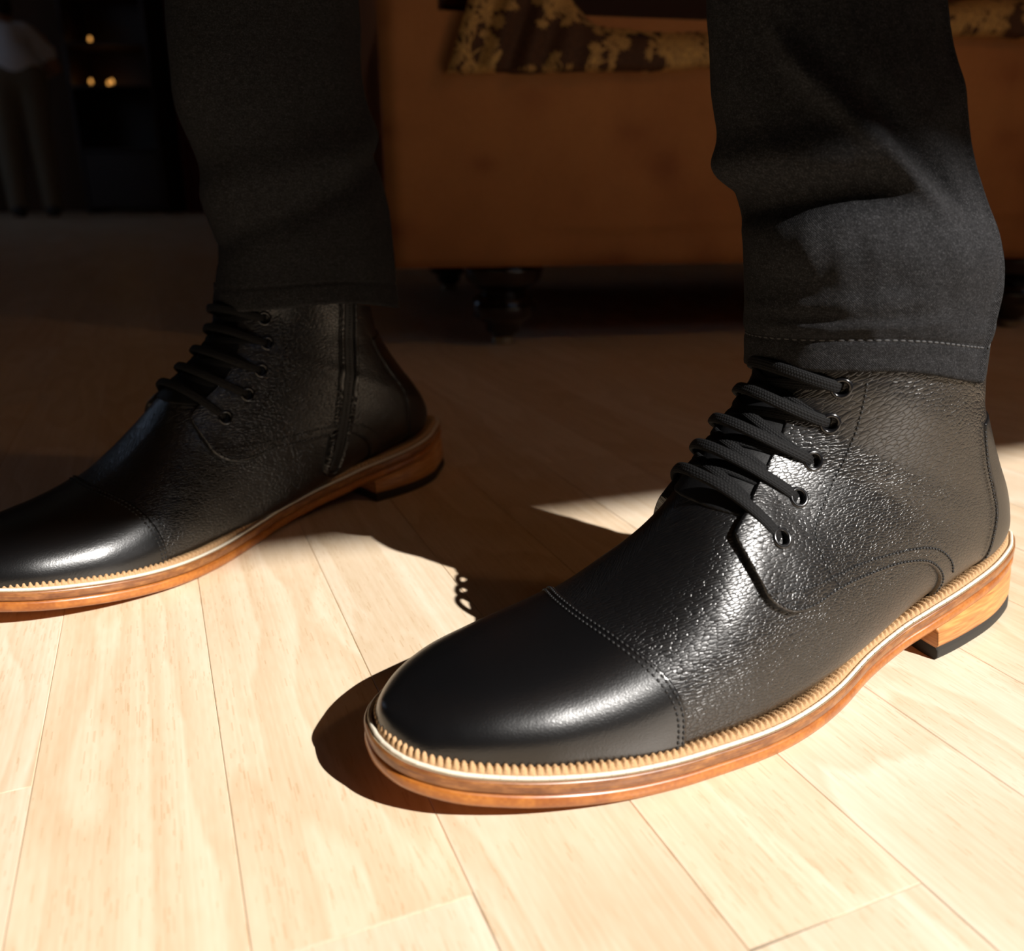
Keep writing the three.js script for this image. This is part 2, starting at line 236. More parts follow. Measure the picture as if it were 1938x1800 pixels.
// upper: sections from the toe over the instep to the collar.  T ridge point, B underside/back point, c centre, wl/wm outer/inner half width, m widest place, eT/eB roundness
const ST = [
  // Tx,    Ty,    Bx,    By,    c,     wl,    wm,    m,   eT,  eB
  [.3150, .0270, .3150, .0205, .0055, .0004, .0004, .60, 2.0, 2.0],
  [.3143, .0296, .3143, .0190, .0055, .0056, .0056, .62, 2.0, 2.0],
  [.3128, .0315, .3128, .0180, .0055, .0098, .0098, .64, 2.0, 2.2],
  [.3100, .0327, .3100, .0170, .0055, .0148, .0150, .66, 2.0, 2.4],
  [.3065, .0337, .3065, .0165, .0050, .0192, .0195, .68, 2.0, 2.6],
  [.3020, .0352, .3020, .0160, .0040, .0232, .0232, .72, 2.05, 2.9],
  [.2950, .0369, .2950, .0150, .0030, .0282, .0276, .74, 2.1, 3.1],
  [.2850, .0390, .2850, .0140, .0020, .0334, .0322, .77, 2.1, 3.2],
  [.2720, .0408, .2720, .0125, .0010, .0384, .0360, .80, 2.1, 3.3],
  [.2580, .0431, .2580, .0110, .0000, .0420, .0388, .80, 2.05, 3.3],
  [.2430, .0472, .2430, .0095, .0000, .0442, .0405, .81, 2.0, 3.4],
  [.2290, .0534, .2290, .0085, .0000, .0456, .0405, .81, 1.95, 3.4],
  [.2150, .0630, .2130, .0080, .0000, .0462, .0385, .80, 1.9, 3.4],
  [.2050, .0716, .1900, .0075, .0000, .0462, .0345, .78, 1.9, 3.3],
  [.1970, .0808, .1600, .0080, .0000, .0434, .0305, .75, 1.95, 3.2],
  [.1900, .0890, .1250, .0115, .0000, .0400, .0305, .66, 2.0, 2.9],
  [.1840, .0948, .0850, .0200, -.001, .0345, .0310, .60, 2.0, 2.8],
  [.1785, .0997, .0480, .0270, -.002, .0322, .0310, .55, 2.05, 2.5],
  [.1735, .1042, .0230, .0310, -.003, .0315, .0310, .53, 2.1, 2.3],
  [.1690, .1085, .0150, .0390, -.003, .0318, .0315, .52, 2.1, 2.2],
  [.1650, .1128, .0180, .0500, -.003, .0320, .0320, .52, 2.1, 2.2],
  [.1612, .1168, .0260, .0620, -.002, .0322, .0322, .52, 2.1, 2.2],
  [.1580, .1222, .0370, .0750, -.001, .0325, .0325, .51, 2.1, 2.2],
  [.1555, .1284, .0480, .0890, .000, .0328, .0328, .50, 2.1, 2.2],
  [.1540, .1356, .0570, .1030, .000, .0332, .0332, .50, 2.1, 2.2],
  [.1534, .1385, .0595, .1110, .000, .0334, .0334, .50, 2.1, 2.2],
  [.1532, .1410, .0615, .1190, .000, .0335, .0335, .50, 2.1, 2.2],
];
function section(s) {              // s in stations
  const i = clamp(Math.floor(s), 0, ST.length - 2), t = s - i, g = k => ST[clamp(k, 0, ST.length - 1)], r = [];
  for (let k = 0; k < 10; k++) r.push(catmull(g(i - 1)[k], g(i)[k], g(i + 1)[k], g(i + 2)[k], t));
  r[5] = Math.max(r[5], 0.0003); r[6] = Math.max(r[6], 0.0003); r.push(r[8] + 0.55 * sstep(2, 7, s) * (1 - sstep(12.5, 16.5, s))); return r;   // last: roundness of the outer side
}
function upperAt(s, phi, sec = section(s)) {   // phi 0 ridge, +pi/2 outer side, pi underside
  const [Tx, Ty, Bx, By, c, wl, wm, m, eIn, eB, eOut] = sec, eT = phi >= 0 ? eOut : eIn, a = Math.abs(phi), w = phi >= 0 ? wl : wm, sg = phi >= 0 ? 1 : -1; let f, b;
  if (a <= Math.PI / 2) { f = m * (1 - Math.pow(Math.max(0, Math.cos(a)), 2 / eT)); b = Math.pow(Math.sin(a), 2 / eT); }
  else { f = m + (1 - m) * Math.pow(Math.max(0, -Math.cos(a)), 2 / eB); b = Math.pow(Math.max(0, Math.sin(a)), 2 / eB); }
  return [lerp(Tx, Bx, f), lerp(Ty, By, f), c + sg * w * b];
}
const NS = 340, NP = 260;
const UP = (() => {                // grid of the upper: points and outward normals
  const P = [], Nn = [], S = [], PH = [];
  for (let i = 0; i <= NS; i++) { const t = i / NS; S.push((ST.length - 1) * (t < 0.3 ? t * t / 0.3 * 0.75 + t * 0.25 : t)); }
  for (let j = 0; j < NP; j++) PH.push(-Math.PI + 2 * Math.PI * j / NP);
  for (let i = 0; i <= NS; i++) { const sec = section(S[i]); for (let j = 0; j < NP; j++) P.push(upperAt(S[i], PH[j], sec)); }
  const at = (i, j) => P[clamp(i, 0, NS) * NP + ((j % NP) + NP) % NP];
  for (let i = 0; i <= NS; i++) for (let j = 0; j < NP; j++) { const a = at(i - 1, j), b = at(i + 1, j), c = at(i, j - 1), d = at(i, j + 1); const u = [b[0] - a[0], b[1] - a[1], b[2] - a[2]], v = [d[0] - c[0], d[1] - c[1], d[2] - c[2]]; let n = [u[1] * v[2] - u[2] * v[1], u[2] * v[0] - u[0] * v[2], u[0] * v[1] - u[1] * v[0]]; const L = Math.hypot(...n) || 1; Nn.push(n.map(x => x / L)); }
  // flip if pointing inwards (test on the outer side of the shaft)
  const t = Nn[Math.floor(NS * 0.8) * NP + Math.floor(NP * 0.75)]; if (t[2] < 0) for (const n of Nn) { n[0] *= -1; n[1] *= -1; n[2] *= -1; }
  for (let j = 0; j < NP; j++) Nn[j] = [1, 0, 0];
  return { P, N: Nn, S, PH };
})();
function nearestVertex(x, y, side) { let best = 1e9, k = -1; for (let q = 0; q < UP.P.length; q++) { const p = UP.P[q]; if (p[2] * side < 0.001) continue; const j = q % NP, a = Math.abs(UP.PH[j]); if (a > 2.6) continue; const d = (p[0] - x) ** 2 + (p[1] - y) ** 2; if (d < best) { best = d; k = q; } } return k; }
const uvOf = p => [p[0] + 0.5 * Math.abs(p[2]), p[1] - Math.abs(p[2])];
// a panel of leather laid on the upper where g(p) > 0, its edge rolled over
function panel(g, off, roll = 0.0011, mirror = 1, tuck = 0.0004) {
  const pos = [], G = UP.P.map(g), tri = [];
  const lev = [0, 0.4 * roll, roll], h = v => v <= 0 ? -tuck : v >= roll ? 1e9 : v;
  const vert = q => ({ p: UP.P[q], n: UP.N[q], g: G[q] });
  const mix = (a, b, t) => { const n = [0, 1, 2].map(k => lerp(a.n[k], b.n[k], t)), L = Math.hypot(...n) || 1; return { p: [0, 1, 2].map(k => lerp(a.p[k], b.p[k], t)), n: n.map(x => x / L), g: lerp(a.g, b.g, t) }; };
  const clip = (poly, level, above) => { const o = []; for (let i = 0; i < poly.length; i++) { const a = poly[i], b = poly[(i + 1) % poly.length], ia = above ? a.g >= level : a.g <= level, ib = above ? b.g >= level : b.g <= level; if (ia) o.push(a); if (ia !== ib) { const m = mix(a, b, (level - a.g) / (b.g - a.g)); m.g = level; o.push(m); } } return o; };
  const emit = poly => { for (let i = 1; i + 1 < poly.length; i++) tri.push(poly[0], poly[i], poly[i + 1]); };
  for (let i = 0; i < NS; i++) for (let j = 0; j < NP; j++) {
    const a = i * NP + j, b = i * NP + (j + 1) % NP, c = a + NP, d = b + NP;
    const mx = Math.max(G[a], G[b], G[c], G[d]); if (mx <= 0) continue;
    const mn = Math.min(G[a], G[b], G[c], G[d]);
    for (const T of [[a, b, c], [b, d, c]]) { const poly = T.map(vert); if (mn >= roll) { emit(poly); continue; }
      for (let k = 0; k < 3; k++) { let q = clip(poly, lev[k], true); if (q.length >= 3 && k < 2) q = clip(q, lev[k + 1], false); if (q.length >= 3) emit(q); } }
  }
  const uv = [];
  for (const v of tri) { const e = clamp(v.g / roll, 0, 1), prof = Math.sqrt(Math.max(0, 1 - (1 - e) * (1 - e))), o = v.g <= 1e-9 ? -tuck : off(v.p, v.g) * prof; const x = v.p[0] + v.n[0] * o, y = v.p[1] + v.n[1] * o, l = v.p[2] + v.n[2] * o; pos.push(x, y, -l * mirror); uv.push(...uvOf(v.p)); }
  let geo = new THREE.BufferGeometry(); geo.setAttribute('position', new THREE.Float32BufferAttribute(pos, 3)); geo.setAttribute('uv', new THREE.Float32BufferAttribute(uv, 2));
  geo = mergeVertices(geo, 1e-6); fixWinding(geo, mirror); geo.computeVertexNormals(); return geo;
}
function fixWinding(geo, mirror) { if (mirror < 0 !== WIND) { const ix = geo.index.array; for (let i = 0; i < ix.length; i += 3) { const t = ix[i]; ix[i] = ix[i + 1]; ix[i + 1] = t; } } }
const WIND = (() => {  // is the (a,b,c) order outward for mirror=1 (z = -l)?
  const i = Math.floor(NS * 0.8), j = Math.floor(NP * 0.75), f = q => { const p = UP.P[q]; return V(p[0], p[1], -p[2]); }, a = f(i * NP + j), b = f(i * NP + j + 1), c = f((i + 1) * NP + j), n = UP.N[i * NP + j];
  return !(b.sub(a).cross(c.sub(a)).dot(V(n[0], n[1], -n[2])) > 0) === false ? false : true;
})();
// signed distance to a polygon in the side view, positive inside
function polyDist(poly) { return (x, y) => { let d = 1e9, ins = false; for (let i = 0, j = poly.length - 1; i < poly.length; j = i++) { const [ax, ay] = poly[j], [bx, by] = poly[i], ex = bx - ax, ey = by - ay, t = clamp(((x - ax) * ex + (y - ay) * ey) / (ex * ex + ey * ey || 1e-12), 0, 1); d = Math.min(d, Math.hypot(x - ax - ex * t, y - ay - ey * t)); if ((ay > y) !== (by > y) && x < (bx - ax) * (y - ay) / (by - ay) + ax) ins = !ins; } return ins ? d : -d; }; }
function smoothLine(pts, n = 8) { const o = []; for (let i = 0; i < pts.length - 1; i++) { const g = k => pts[clamp(k, 0, pts.length - 1)]; for (let k = 0; k < n; k++) o.push([0, 1].map(c => catmull(g(i - 1)[c], g(i)[c], g(i + 1)[c], g(i + 2)[c], k / n))); } o.push(pts[pts.length - 1]); return o; }
// point of the upper seen from the side at (x, y); side +1 outer, -1 inner
function surf(x, y, side) {
  let best = -1, res = null;
  for (let i = 0; i < NS; i++) for (let j = 0; j < NP; j++) {
    const f = UP.PH[j]; if (side > 0 ? (f < -0.02 || f > 2.7) : (f > 0 || f < -2.7)) continue;
    const a = i * NP + j, b = i * NP + (j + 1) % NP, c = a + NP, d = b + NP, pa = UP.P[a];
    if (Math.abs(pa[0] - x) > 0.006 || Math.abs(pa[1] - y) > 0.006) continue;
    for (const T of [[a, b, c, 0], [b, d, c, 1]]) {
      const A = UP.P[T[0]], B = UP.P[T[1]], C = UP.P[T[2]], den = (B[1] - C[1]) * (A[0] - C[0]) + (C[0] - B[0]) * (A[1] - C[1]); if (Math.abs(den) < 1e-14) continue;
      const w0 = ((B[1] - C[1]) * (x - C[0]) + (C[0] - B[0]) * (y - C[1])) / den, w1 = ((C[1] - A[1]) * (x - C[0]) + (A[0] - C[0]) * (y - C[1])) / den, w2 = 1 - w0 - w1; if (w0 < -1e-5 || w1 < -1e-5 || w2 < -1e-5) continue;
      const l = w0 * A[2] + w1 * B[2] + w2 * C[2]; if (l * side <= best) continue; best = l * side;
      const N = [0, 1, 2].map(k => w0 * UP.N[T[0]][k] + w1 * UP.N[T[1]][k] + w2 * UP.N[T[2]][k]), L = Math.hypot(...N);
      const di = T[3] ? w1 + w2 : w2, dj = T[3] ? w0 + w1 : w1;
      res = { p: [x, y, l], n: N.map(v => v / L), i: i + di, j: j + dj };
    }
  }
  return res;
}
function atIJ(fi, fj) {             // point and normal at fractional grid place
  const i = clamp(Math.floor(fi), 0, NS - 1), j = Math.floor(fj), ti = fi - i, tj = fj - j, q = (a, b) => clamp(a, 0, NS) * NP + ((b % NP) + NP) % NP;
  const mixv = arr => [0, 1, 2].map(k => lerp(lerp(arr[q(i, j)][k], arr[q(i, j + 1)][k], tj), lerp(arr[q(i + 1, j)][k], arr[q(i + 1, j + 1)][k], tj), ti)); const n = mixv(UP.N), L = Math.hypot(...n); return { p: mixv(UP.P), n: n.map(v => v / L), i: fi, j: fj };
}
// pattern pieces, in side view
const FACING = [[.1500, .1500], [.1520, .1330], [.1547, .1233], [.1616, .1057], [.1719, .0930], [.1837, .0836], [.1900, .0778], [.1920, .0743], [.1910, .0662], [.1879, .0567], [.1831, .0524], [.1764, .0499], [.1658, .0498], [.1526, .0516], [.1344, .0518], [.1144, .0515], [.0975, .0484], [.0870, .0418], [.0815, .0338], [.0790, .0200]];
const quarterPoly = polyDist([...smoothLine(FACING), [-.03, 0], [-.03, .19], [.150, .19]]);
const EYE = [[.1447, .1226], [.1463, .1093], [.1527, .0956], [.1622, .0840], [.1762, .0736]];
const eyeL = EYE.map(e => surf(e[0], e[1], 1)), eyeM = EYE.map(e => surf(e[0], e[1], -1));
const EYE_R = 0.0030;
const gQuarter = side => { const E = side > 0 ? eyeL : eyeM; return p => { let g = quarterPoly(p[0], p[1]); g = Math.min(g, p[2] * side + 0.004 + (p[0] < 0.09 ? 0.004 : 0)); if (g > -0.01) for (const e of E) if (e) g = Math.min(g, Math.hypot(p[0] - e.p[0], p[1] - e.p[1], p[2] - e.p[2]) - EYE_R); return g; }; };
const gQuarterSolid = p => quarterPoly(p[0], p[1]);
const offQuarter = p => { const g = Math.max(0, gQuarterSolid(p)); return 0.0014 + 0.0018 * Math.exp(-((g / 0.010) ** 2)) * sstep(0.105, 0.078, p[1]) * sstep(0.155, 0.178, p[0]); };
const CAPL = [-.045, -.030, -.011, .007, .0235, .0340, .0410, .0456], CAPX = [.2260, .2330, .2395, .2400, .2368, .2325, .2280, .2240];
const gCap = p => p[0] - pws(p[2], CAPL, CAPX);
const COUNTER = [[.0790, .150], [.0775, .118], [.0766, .1008], [.0690, .0854], [.0590, .0720], [.0533, .0632], [.0502, .0515], [.0465, .0384], [.0440, .0250]];
const counterPoly = polyDist([...smoothLine(COUNTER), [-.03, .01], [-.03, .12], [.0, .16]]);
const gCounter = p => Math.min(counterPoly(p[0], p[1]), 0.1035 - p[1] + (0.0766 - p[0]) * 0.15);
const TONGUE = p => { const inside = -quarterPoly(p[0], p[1]); return Math.min(inside + 0.006, p[1] - 0.0835 + (0.2 - p[0]) * 0.2, p[0] - 0.12); };
const ZIP = [[.0960, .140], [.0970, .120], [.1000, .090], [.1040, .066], [.1090, .045], [.1130, .032]];
const zipLine = smoothLine(ZIP);
const zipDist = p => { if (p[2] > -0.004) return 1; let d = 1e9; for (let i = 1; i < zipLine.length; i++) { const a = zipLine[i - 1], b = zipLine[i], ex = b[0] - a[0], ey = b[1] - a[1], t = clamp(((p[0] - a[0]) * ex + (p[1] - a[1]) * ey) / (ex * ex + ey * ey), 0, 1); d = Math.min(d, Math.hypot(p[0] - a[0] - ex * t, p[1] - a[1] - ey * t)); } return d; };

function place(e, off, mirror) { return V(e.p[0] + e.n[0] * off, e.p[1] + e.n[1] * off, -(e.p[2] + e.n[2] * off) * mirror); }
function walk(pts, step) {          // even steps along a 3D polyline of {p,n}; returns pairs
  const o = []; let acc = 0; for (let i = 1; i < pts.length; i++) { const a = pts[i - 1], b = pts[i], L = Math.hypot(...[0, 1, 2].map(k => b.p[k] - a.p[k])); while (acc <= L && L > 0) { const t = acc / L; o.push({ p: [0, 1, 2].map(k => lerp(a.p[k], b.p[k], t)), n: a.n, t: [0, 1, 2].map(k => (b.p[k] - a.p[k]) / L) }); acc += step; } acc -= L; } return o;
}
const capsule = (() => { const g = new THREE.SphereGeometry(1, 8, 5); g.deleteAttribute('uv'); return g; })();
function stitches(pts, offFn, mirror, step = 0.0021, len = 0.0016, rad = 0.00042) {
  const gs = []; for (const s of walk(pts, step)) { const off = offFn(s.p); const t = V(s.t[0], s.t[1], -s.t[2] * mirror).normalize(), n = V(s.n[0], s.n[1], -s.n[2] * mirror).normalize(), b = V().crossVectors(t, n).normalize(); n.crossVectors(b, t).normalize(); const m = new THREE.Matrix4().makeBasis(t.clone().multiplyScalar(len / 2), n.clone().multiplyScalar(rad), b.clone().multiplyScalar(rad * 1.25)); m.setPosition(place(s, off, mirror)); const g = capsule.clone(); g.applyMatrix4(m); gs.push(g); }
  return gs.length ? mergeGeometries(gs) : null;
}
function surfLine(pts, side, n = 10) { return smoothLine(pts, n).map(q => surf(q[0], q[1], side)).filter(Boolean); }
function levelLine(gfn, level, jLo, jHi) { const o = []; for (let j = jLo; j <= jHi; j++) for (let i = 1; i <= NS; i++) { const a = gfn(UP.P[(i - 1) * NP + j]) - level, b = gfn(UP.P[i * NP + j]) - level; if (a > 0 !== b > 0) { o.push(atIJ(i - 1 + a / (a - b), j)); break; } } return o; }
const inset = (pts, d) => pts.map((p, i) => { const a = pts[Math.max(0, i - 1)], b = pts[Math.min(pts.length - 1, i + 1)], tx = b[0] - a[0], ty = b[1] - a[1], L = Math.hypot(tx, ty); return [p[0] + ty / L * d, p[1] - tx / L * d]; });
const FST = [[.1379, .1240], [.1373, .1126], [.1381, .1026], [.1434, .0908], [.1558, .0767], [.1597, .0701], [.1573, .0599], [.1513, .0520]];
const ARC2 = [[.1880, .0585], [.1746, .0572], [.1575, .0570], [.1335, .0577], [.1082, .0568], [.0915, .0533], [.0800, .0458], [.0742, .0379]];
const ARC1 = inset(smoothLine(FACING.slice(9, 20), 3), 0.0013);
const ARC1b = inset(smoothLine(FACING.slice(12, 20), 3), 0.0030);
const SEAMS = { 1: {}, [-1]: {} };
for (const s of [1, -1]) { SEAMS[s].facing = surfLine(FST, s); SEAMS[s].arc2 = surfLine(ARC2, s); SEAMS[s].arc1 = surfLine(ARC1, s, 3); SEAMS[s].counter = surfLine(inset(COUNTER.slice(2, 8), -0.0016), s); }
const capLine1 = levelLine(gCap, 0.0014, Math.floor(NP * 0.2), Math.ceil(NP * 0.82)), capLine2 = levelLine(gCap, 0.0033, Math.floor(NP * 0.2), Math.ceil(NP * 0.82));

// ring of surfaces swept round the sole outline
function soleSweep(profile, mirror, sub = 1) {
  const N = outline.length, rows = profile.length;
  return gridGeo(N, rows - 1, (i, k) => { const p = outline[i % N], [off, dy] = profile[k]; const x = p[0] + p[2] * off, l = p[1] + p[3] * off; return [x, weltY(p[0]) + dy, -l * mirror, i / N * 6, k / (rows - 1)]; });
}
function flipIf(geo, flip) { if (flip) { const a = geo.index.array; for (let i = 0; i < a.length; i += 3) { const t = a[i]; a[i] = a[i + 1]; a[i + 1] = t; } geo.computeVertexNormals(); } return geo; }
function capFace(off, dy, mirror, up) { const N = outline.length, pts = outline.map(p => [p[0] + p[2] * off, p[1] + p[3] * off, weltY(p[0]) + dy]); const tris = THREE.ShapeUtils.triangulateShape(pts.map(p => new THREE.Vector2(p[0], p[1])), []); const pos = [], uv = [], idx = []; pts.forEach(p => { pos.push(p[0], p[2], -p[1] * mirror); uv.push(p[0] * 10, p[1] * 10); }); tris.forEach(t => idx.push(...t)); return bufgeo(pos, idx, uv); }
function heelGeo(y0f, y1f, ins0, ins1, mirror, rows = 6) {
  const XB = 0.0815, pts = []; const N = outline.length; let start = 0; for (let i = 0; i < N; i++) if (outline[i][0] >= XB && outline[(i + 1) % N][0] < XB) start = i + 1;
  for (let k = 0; k < N; k++) { const p = outline[(start + k) % N]; if (p[0] >= XB) break; pts.push([p[0], p[1], p[2], p[3]]); }
  const a = pts[0], b = pts[pts.length - 1], nb = 14; for (let k = 1; k < nb; k++) { const t = k / nb; pts.push([lerp(b[0], a[0], t) - 0.003 * Math.sin(Math.PI * t), lerp(b[1], a[1], t), k === 0 || k === nb ? 0.7 : 0.3, 0]); }
  const n = pts.length; let acc = 0; const us = pts.map((p, i) => { if (i) acc += Math.hypot(p[0] - pts[i - 1][0], p[1] - pts[i - 1][1]); return acc; });
  const side = gridGeo(n, rows, (i, k) => { const p = pts[i % n], t = k / rows, ins = lerp(ins0, ins1, t) + 0.0008 * (Math.pow(Math.abs(2 * t - 1), 8)); const x = p[0] - p[2] * ins, l = p[1] - p[3] * ins, y = lerp(y1f(p[0]), y0f(p[0]), t); return [x, y, -l * mirror, (i === n ? acc : us[i]) * 12, y / 0.03]; });
  const cap = (yf, ins) => { const q = pts.map(p => [p[0] - p[2] * ins, p[1] - p[3] * ins, yf(p[0])]); const tr = THREE.ShapeUtils.triangulateShape(q.map(p => new THREE.Vector2(p[0], p[1])), []), pos = [], uv = [], idx = []; q.forEach(p => { pos.push(p[0], p[2], -p[1] * mirror); uv.push(p[0] * 12, p[1] * 12); }); tr.forEach(t => idx.push(...t)); return bufgeo(pos, idx, uv); };
  return mergeGeometries([side, cap(y0f, ins1 + 0.0008), cap(y1f, ins0 + 0.0008)]);
}
function stormWelt(mirror) {
  const N = outline.length, teeth = Math.round(outline.total / 0.0027), per = 8, M_ = teeth * per, r = rng(9), jit = []; for (let i = 0; i < teeth; i++) jit.push(0.85 + 0.3 * r());
  const prof = [[-.0027, -.0004, 0], [-.0030, .0006, 0.1], [-.0036, .0014, 0.6], [-.0043, .0019, 1], [-.0056, .0020, 1], [-.0080, .0014, 0.5], [-.012, -.001, 0]];
  return gridGeo(M_, prof.length - 1, (i, k) => {
    const f = (i % M_) / M_ * N, a = outline[Math.floor(f) % N], b = outline[(Math.floor(f) + 1) % N], t = f - Math.floor(f), q = c => lerp(a[c], b[c], t); const ph = (i % per) / per, tri = 1 - Math.abs(2 * ph - 1), wv = sstep(0.05, 0.75, tri), J = jit[Math.floor((i % M_) / per)];
    const [off, dy, w] = prof[k]; const o = off + (wv - 0.5) * 0.0012 * (k < 4 ? w : 0), y = dy + w * 0.0011 * wv * J;
    return [q(0) + q(2) * o, weltY(q(0)) + y, -(q(1) + q(3) * o) * mirror, i / per * 0.0027, k * 0.0015];
  });
}
function weltThreads(mirror) {
  const gs = [], N = outline.length, n = Math.round(outline.total / 0.0052); const c = new THREE.CapsuleGeometry(0.00078, 0.0044, 3, 6); c.rotateZ(Math.PI / 2); c.deleteAttribute('uv');
  for (let k = 0; k < n; k++) { const f = k / n * N, i = Math.floor(f) % N, fr = f - Math.floor(f), o1 = outline[i], o2 = outline[(i + 1) % N], p = [0, 1, 2, 3].map(c => lerp(o1[c], o2[c], fr)), q = [p[0] + o2[0] - o1[0], p[1] + o2[1] - o1[1]], off = -.0018; const t = V(q[0] - p[0], weltY(q[0]) - weltY(p[0]), -(q[1] - p[1]) * mirror).normalize(), up = V(0, 1, 0), b = V().crossVectors(t, up).normalize(); up.crossVectors(b, t); const m = new THREE.Matrix4().makeBasis(t, up, b); m.setPosition(p[0] + p[2] * off, weltY(p[0]) + 0.00035, -(p[1] + p[3] * off) * mirror); const g = c.clone(); g.applyMatrix4(m); gs.push(g); }
  return mergeGeometries(gs);
}
function ribbon(pts, normals, hw, hh, uvScale = 200, taper = 0) {   // flat lace along points
  const n = pts.length, seg = 14;
  return gridGeo(n - 1, seg, (i, k) => { const a = pts[Math.max(0, i - 1)], b = pts[Math.min(n - 1, i + 1)], t = b.clone().sub(a).normalize(), nn = normals[i].clone(), bb = V().crossVectors(t, nn).normalize(); nn.crossVectors(bb, t).normalize(); const th = k / seg * 2 * Math.PI, e = 0.75, cs = Math.cos(th), sn = Math.sin(th), x = Math.sign(cs) * Math.pow(Math.abs(cs), e) * hw, y = Math.sign(sn) * Math.pow(Math.abs(sn), e) * hh; const q = pts[i].clone().addScaledVector(bb, x).addScaledVector(nn, y); return [q.x, q.y, q.z, i / n * 7, k / seg * 2]; });
}
function lacePath(E1, E2, mirror, offA, offMid, offB, n = 30, dip = 0.0) {
  let j1 = E1.j, j2 = E2.j; const pts = [], ns = [];
  for (let k = 0; k <= n; k++) { const t = k / n, e = atIJ(lerp(E1.i, E2.i, t), lerp(j1, j2, t)), env = Math.pow(Math.sin(Math.PI * clamp(t, 0.0001, 0.9999)), 0.35); const off = lerp(lerp(offA, offB, t), offMid, env); pts.push(place(e, off, mirror)); ns.push(V(e.n[0], e.n[1], -e.n[2] * mirror)); }
  return { pts, ns };
}
function makeBoot(mirror, withZip, label, pos, turn) {
  const t = thing('ankle_boot', label, 'boot', pos, turn);
  const offV = () => 0;
  const vamp = part('vamp', panel(p => (p[1] > weltY(p[0]) - 0.006 ? 1 : 1) * 0.01, () => 0, 0.001, mirror), M.grain, t);
  const cap = part('toe_cap', panel(gCap, () => 0.0011, 0.0009, mirror), M.smooth, t); cap.userData.label = 'smooth black leather toe cap';
  const cs = [capLine1, capLine2].map(L => stitches(L, () => 0.00115, mirror)).filter(Boolean); part('cap_stitching', mergeGeometries(cs), M.thread, cap);
  for (const s of [1, -1]) {
    const q = part('quarter', panel(gQuarter(s), offQuarter, 0.0007, mirror), M.grain, t);
    const oq = p => offQuarter(p) + 0.0001; const st = [SEAMS[s].facing, SEAMS[s].arc1, SEAMS[s].arc2].map(L => stitches(L, oq, mirror)).filter(Boolean);
    part('quarter_stitching', mergeGeometries(st), M.thread, q);
    for (const e of (s > 0 ? eyeL : eyeM)) { if (!e) continue; const g = lathe([[.0023, -.0012], [.00235, .0004], [.0028, .00085], [.0034, .0009], [.0039, .0005], [.0040, .0000], [.0040, -.0003]], 28); const n = V(e.n[0], e.n[1], -e.n[2] * mirror).normalize(); const Q = new THREE.Quaternion().setFromUnitVectors(V(0, 1, 0), n); g.applyQuaternion(Q); const c = place(e, offQuarter(e.p), mirror); g.translate(c.x, c.y, c.z); part('eyelet', g, M.eyelet, t); }
  }
  part('tongue', panel(TONGUE, () => 0.0007, 0.0008, mirror), M.tongue, t);
  const ct = part('heel_counter', panel(gCounter, () => 0.0021, 0.0008, mirror), M.counter, t); for (const s of [1, -1]) part('counter_stitching', stitches(SEAMS[s].counter, () => 0.0025, mirror), M.thread, ct);
  if (withZip) {
    const z = part('zipper', panel(p => 0.0035 - zipDist(p), () => 0.0021, 0.0006, mirror), M.zip, t); z.userData.label = 'black side zip';
    part('zip_piping', panel(p => 0.0022 - Math.abs(zipDist(p) - 0.0052), () => 0.0030, 0.0018, mirror), M.smooth, z);
    const L = surfLine(ZIP, -1); part('zip_teeth', stitches(L, () => 0.0022, mirror, 0.0016, 0.0009, 0.0007), M.eyelet, z);
  }
  // laces: bars on top from eyelet to eyelet, crossings underneath
  const lace = new THREE.Group(); 
  const geos = [];
  for (let k = 0; k < 5; k++) { const P = lacePath(eyeL[k], eyeM[k], mirror, -0.0012, 0.0046, -0.0012, 44); geos.push(ribbon(P.pts, P.ns, 0.0022, 0.0012)); }
  for (let k = 0; k < 4; k++) for (const [A, B] of [[eyeL[k + 1], eyeM[k]], [eyeM[k + 1], eyeL[k]]]) { const P = lacePath(A, B, mirror, 0.0000, 0.0012, 0.0000, 30); geos.push(ribbon(P.pts, P.ns, 0.0019, 0.0007)); }
  for (const [A, B] of []) { const P = lacePath(A, B, mirror, 0.0002, 0.0022, 0.0002, 30); geos.push(ribbon(P.pts, P.ns, 0.0029, 0.0009)); }
  part('shoelace', mergeGeometries(geos), M.lace, t);
  // sole
  const fl = mirror < 0;
  part('welt', flipIf(soleSweep([[-.016, -.001], [-.006, 0], [-.0036, 0], [-.0030, -.0004], [-.0012, -.0004], [-.0010, 0], [-.0006, -.0001]], mirror), fl), M.weltTop, t);
  part('storm_welt', flipIf(stormWelt(mirror), fl), M.stormWelt, t).userData.label = 'tan ridged welt with notched teeth';
  part('welt_stitching', weltThreads(mirror), M.weltThread, t).userData.label = 'cream welt stitches';
  part('midsole', flipIf(soleSweep([[-.0008, -.0002], [-.0003, -.0003], [.0001, -.0009], [.0002, -.0018], [.0002, -.0034], [-.0003, -.0046], [-.0012, -.0049]], mirror), fl), M.weltEdge, t);
  part('sole_seam', flipIf(soleSweep([[-.0012, -.0044], [-.0009, -.0050], [-.0012, -.0056]], mirror), fl), M.groove, t);
  const os = mergeGeometries([flipIf(soleSweep([[-.0012, -.0050], [-.0003, -.0052], [.0003, -.0062], [.0004, -.0078], [0, -.0094], [-.0012, -.0103], [-.004, -.0104]], mirror), fl), capFace(-.004, -.0104, mirror)]);
  part('outsole', os, M.outsole, t).userData.label = 'orange-brown leather outsole';
  const hTop = x => weltY(x) - 0.0102;
  const h = part('heel', heelGeo(x => 0.0056, hTop, -0.0002, -0.0016, mirror), M.heel, t); h.userData.label = 'stacked brown leather heel';
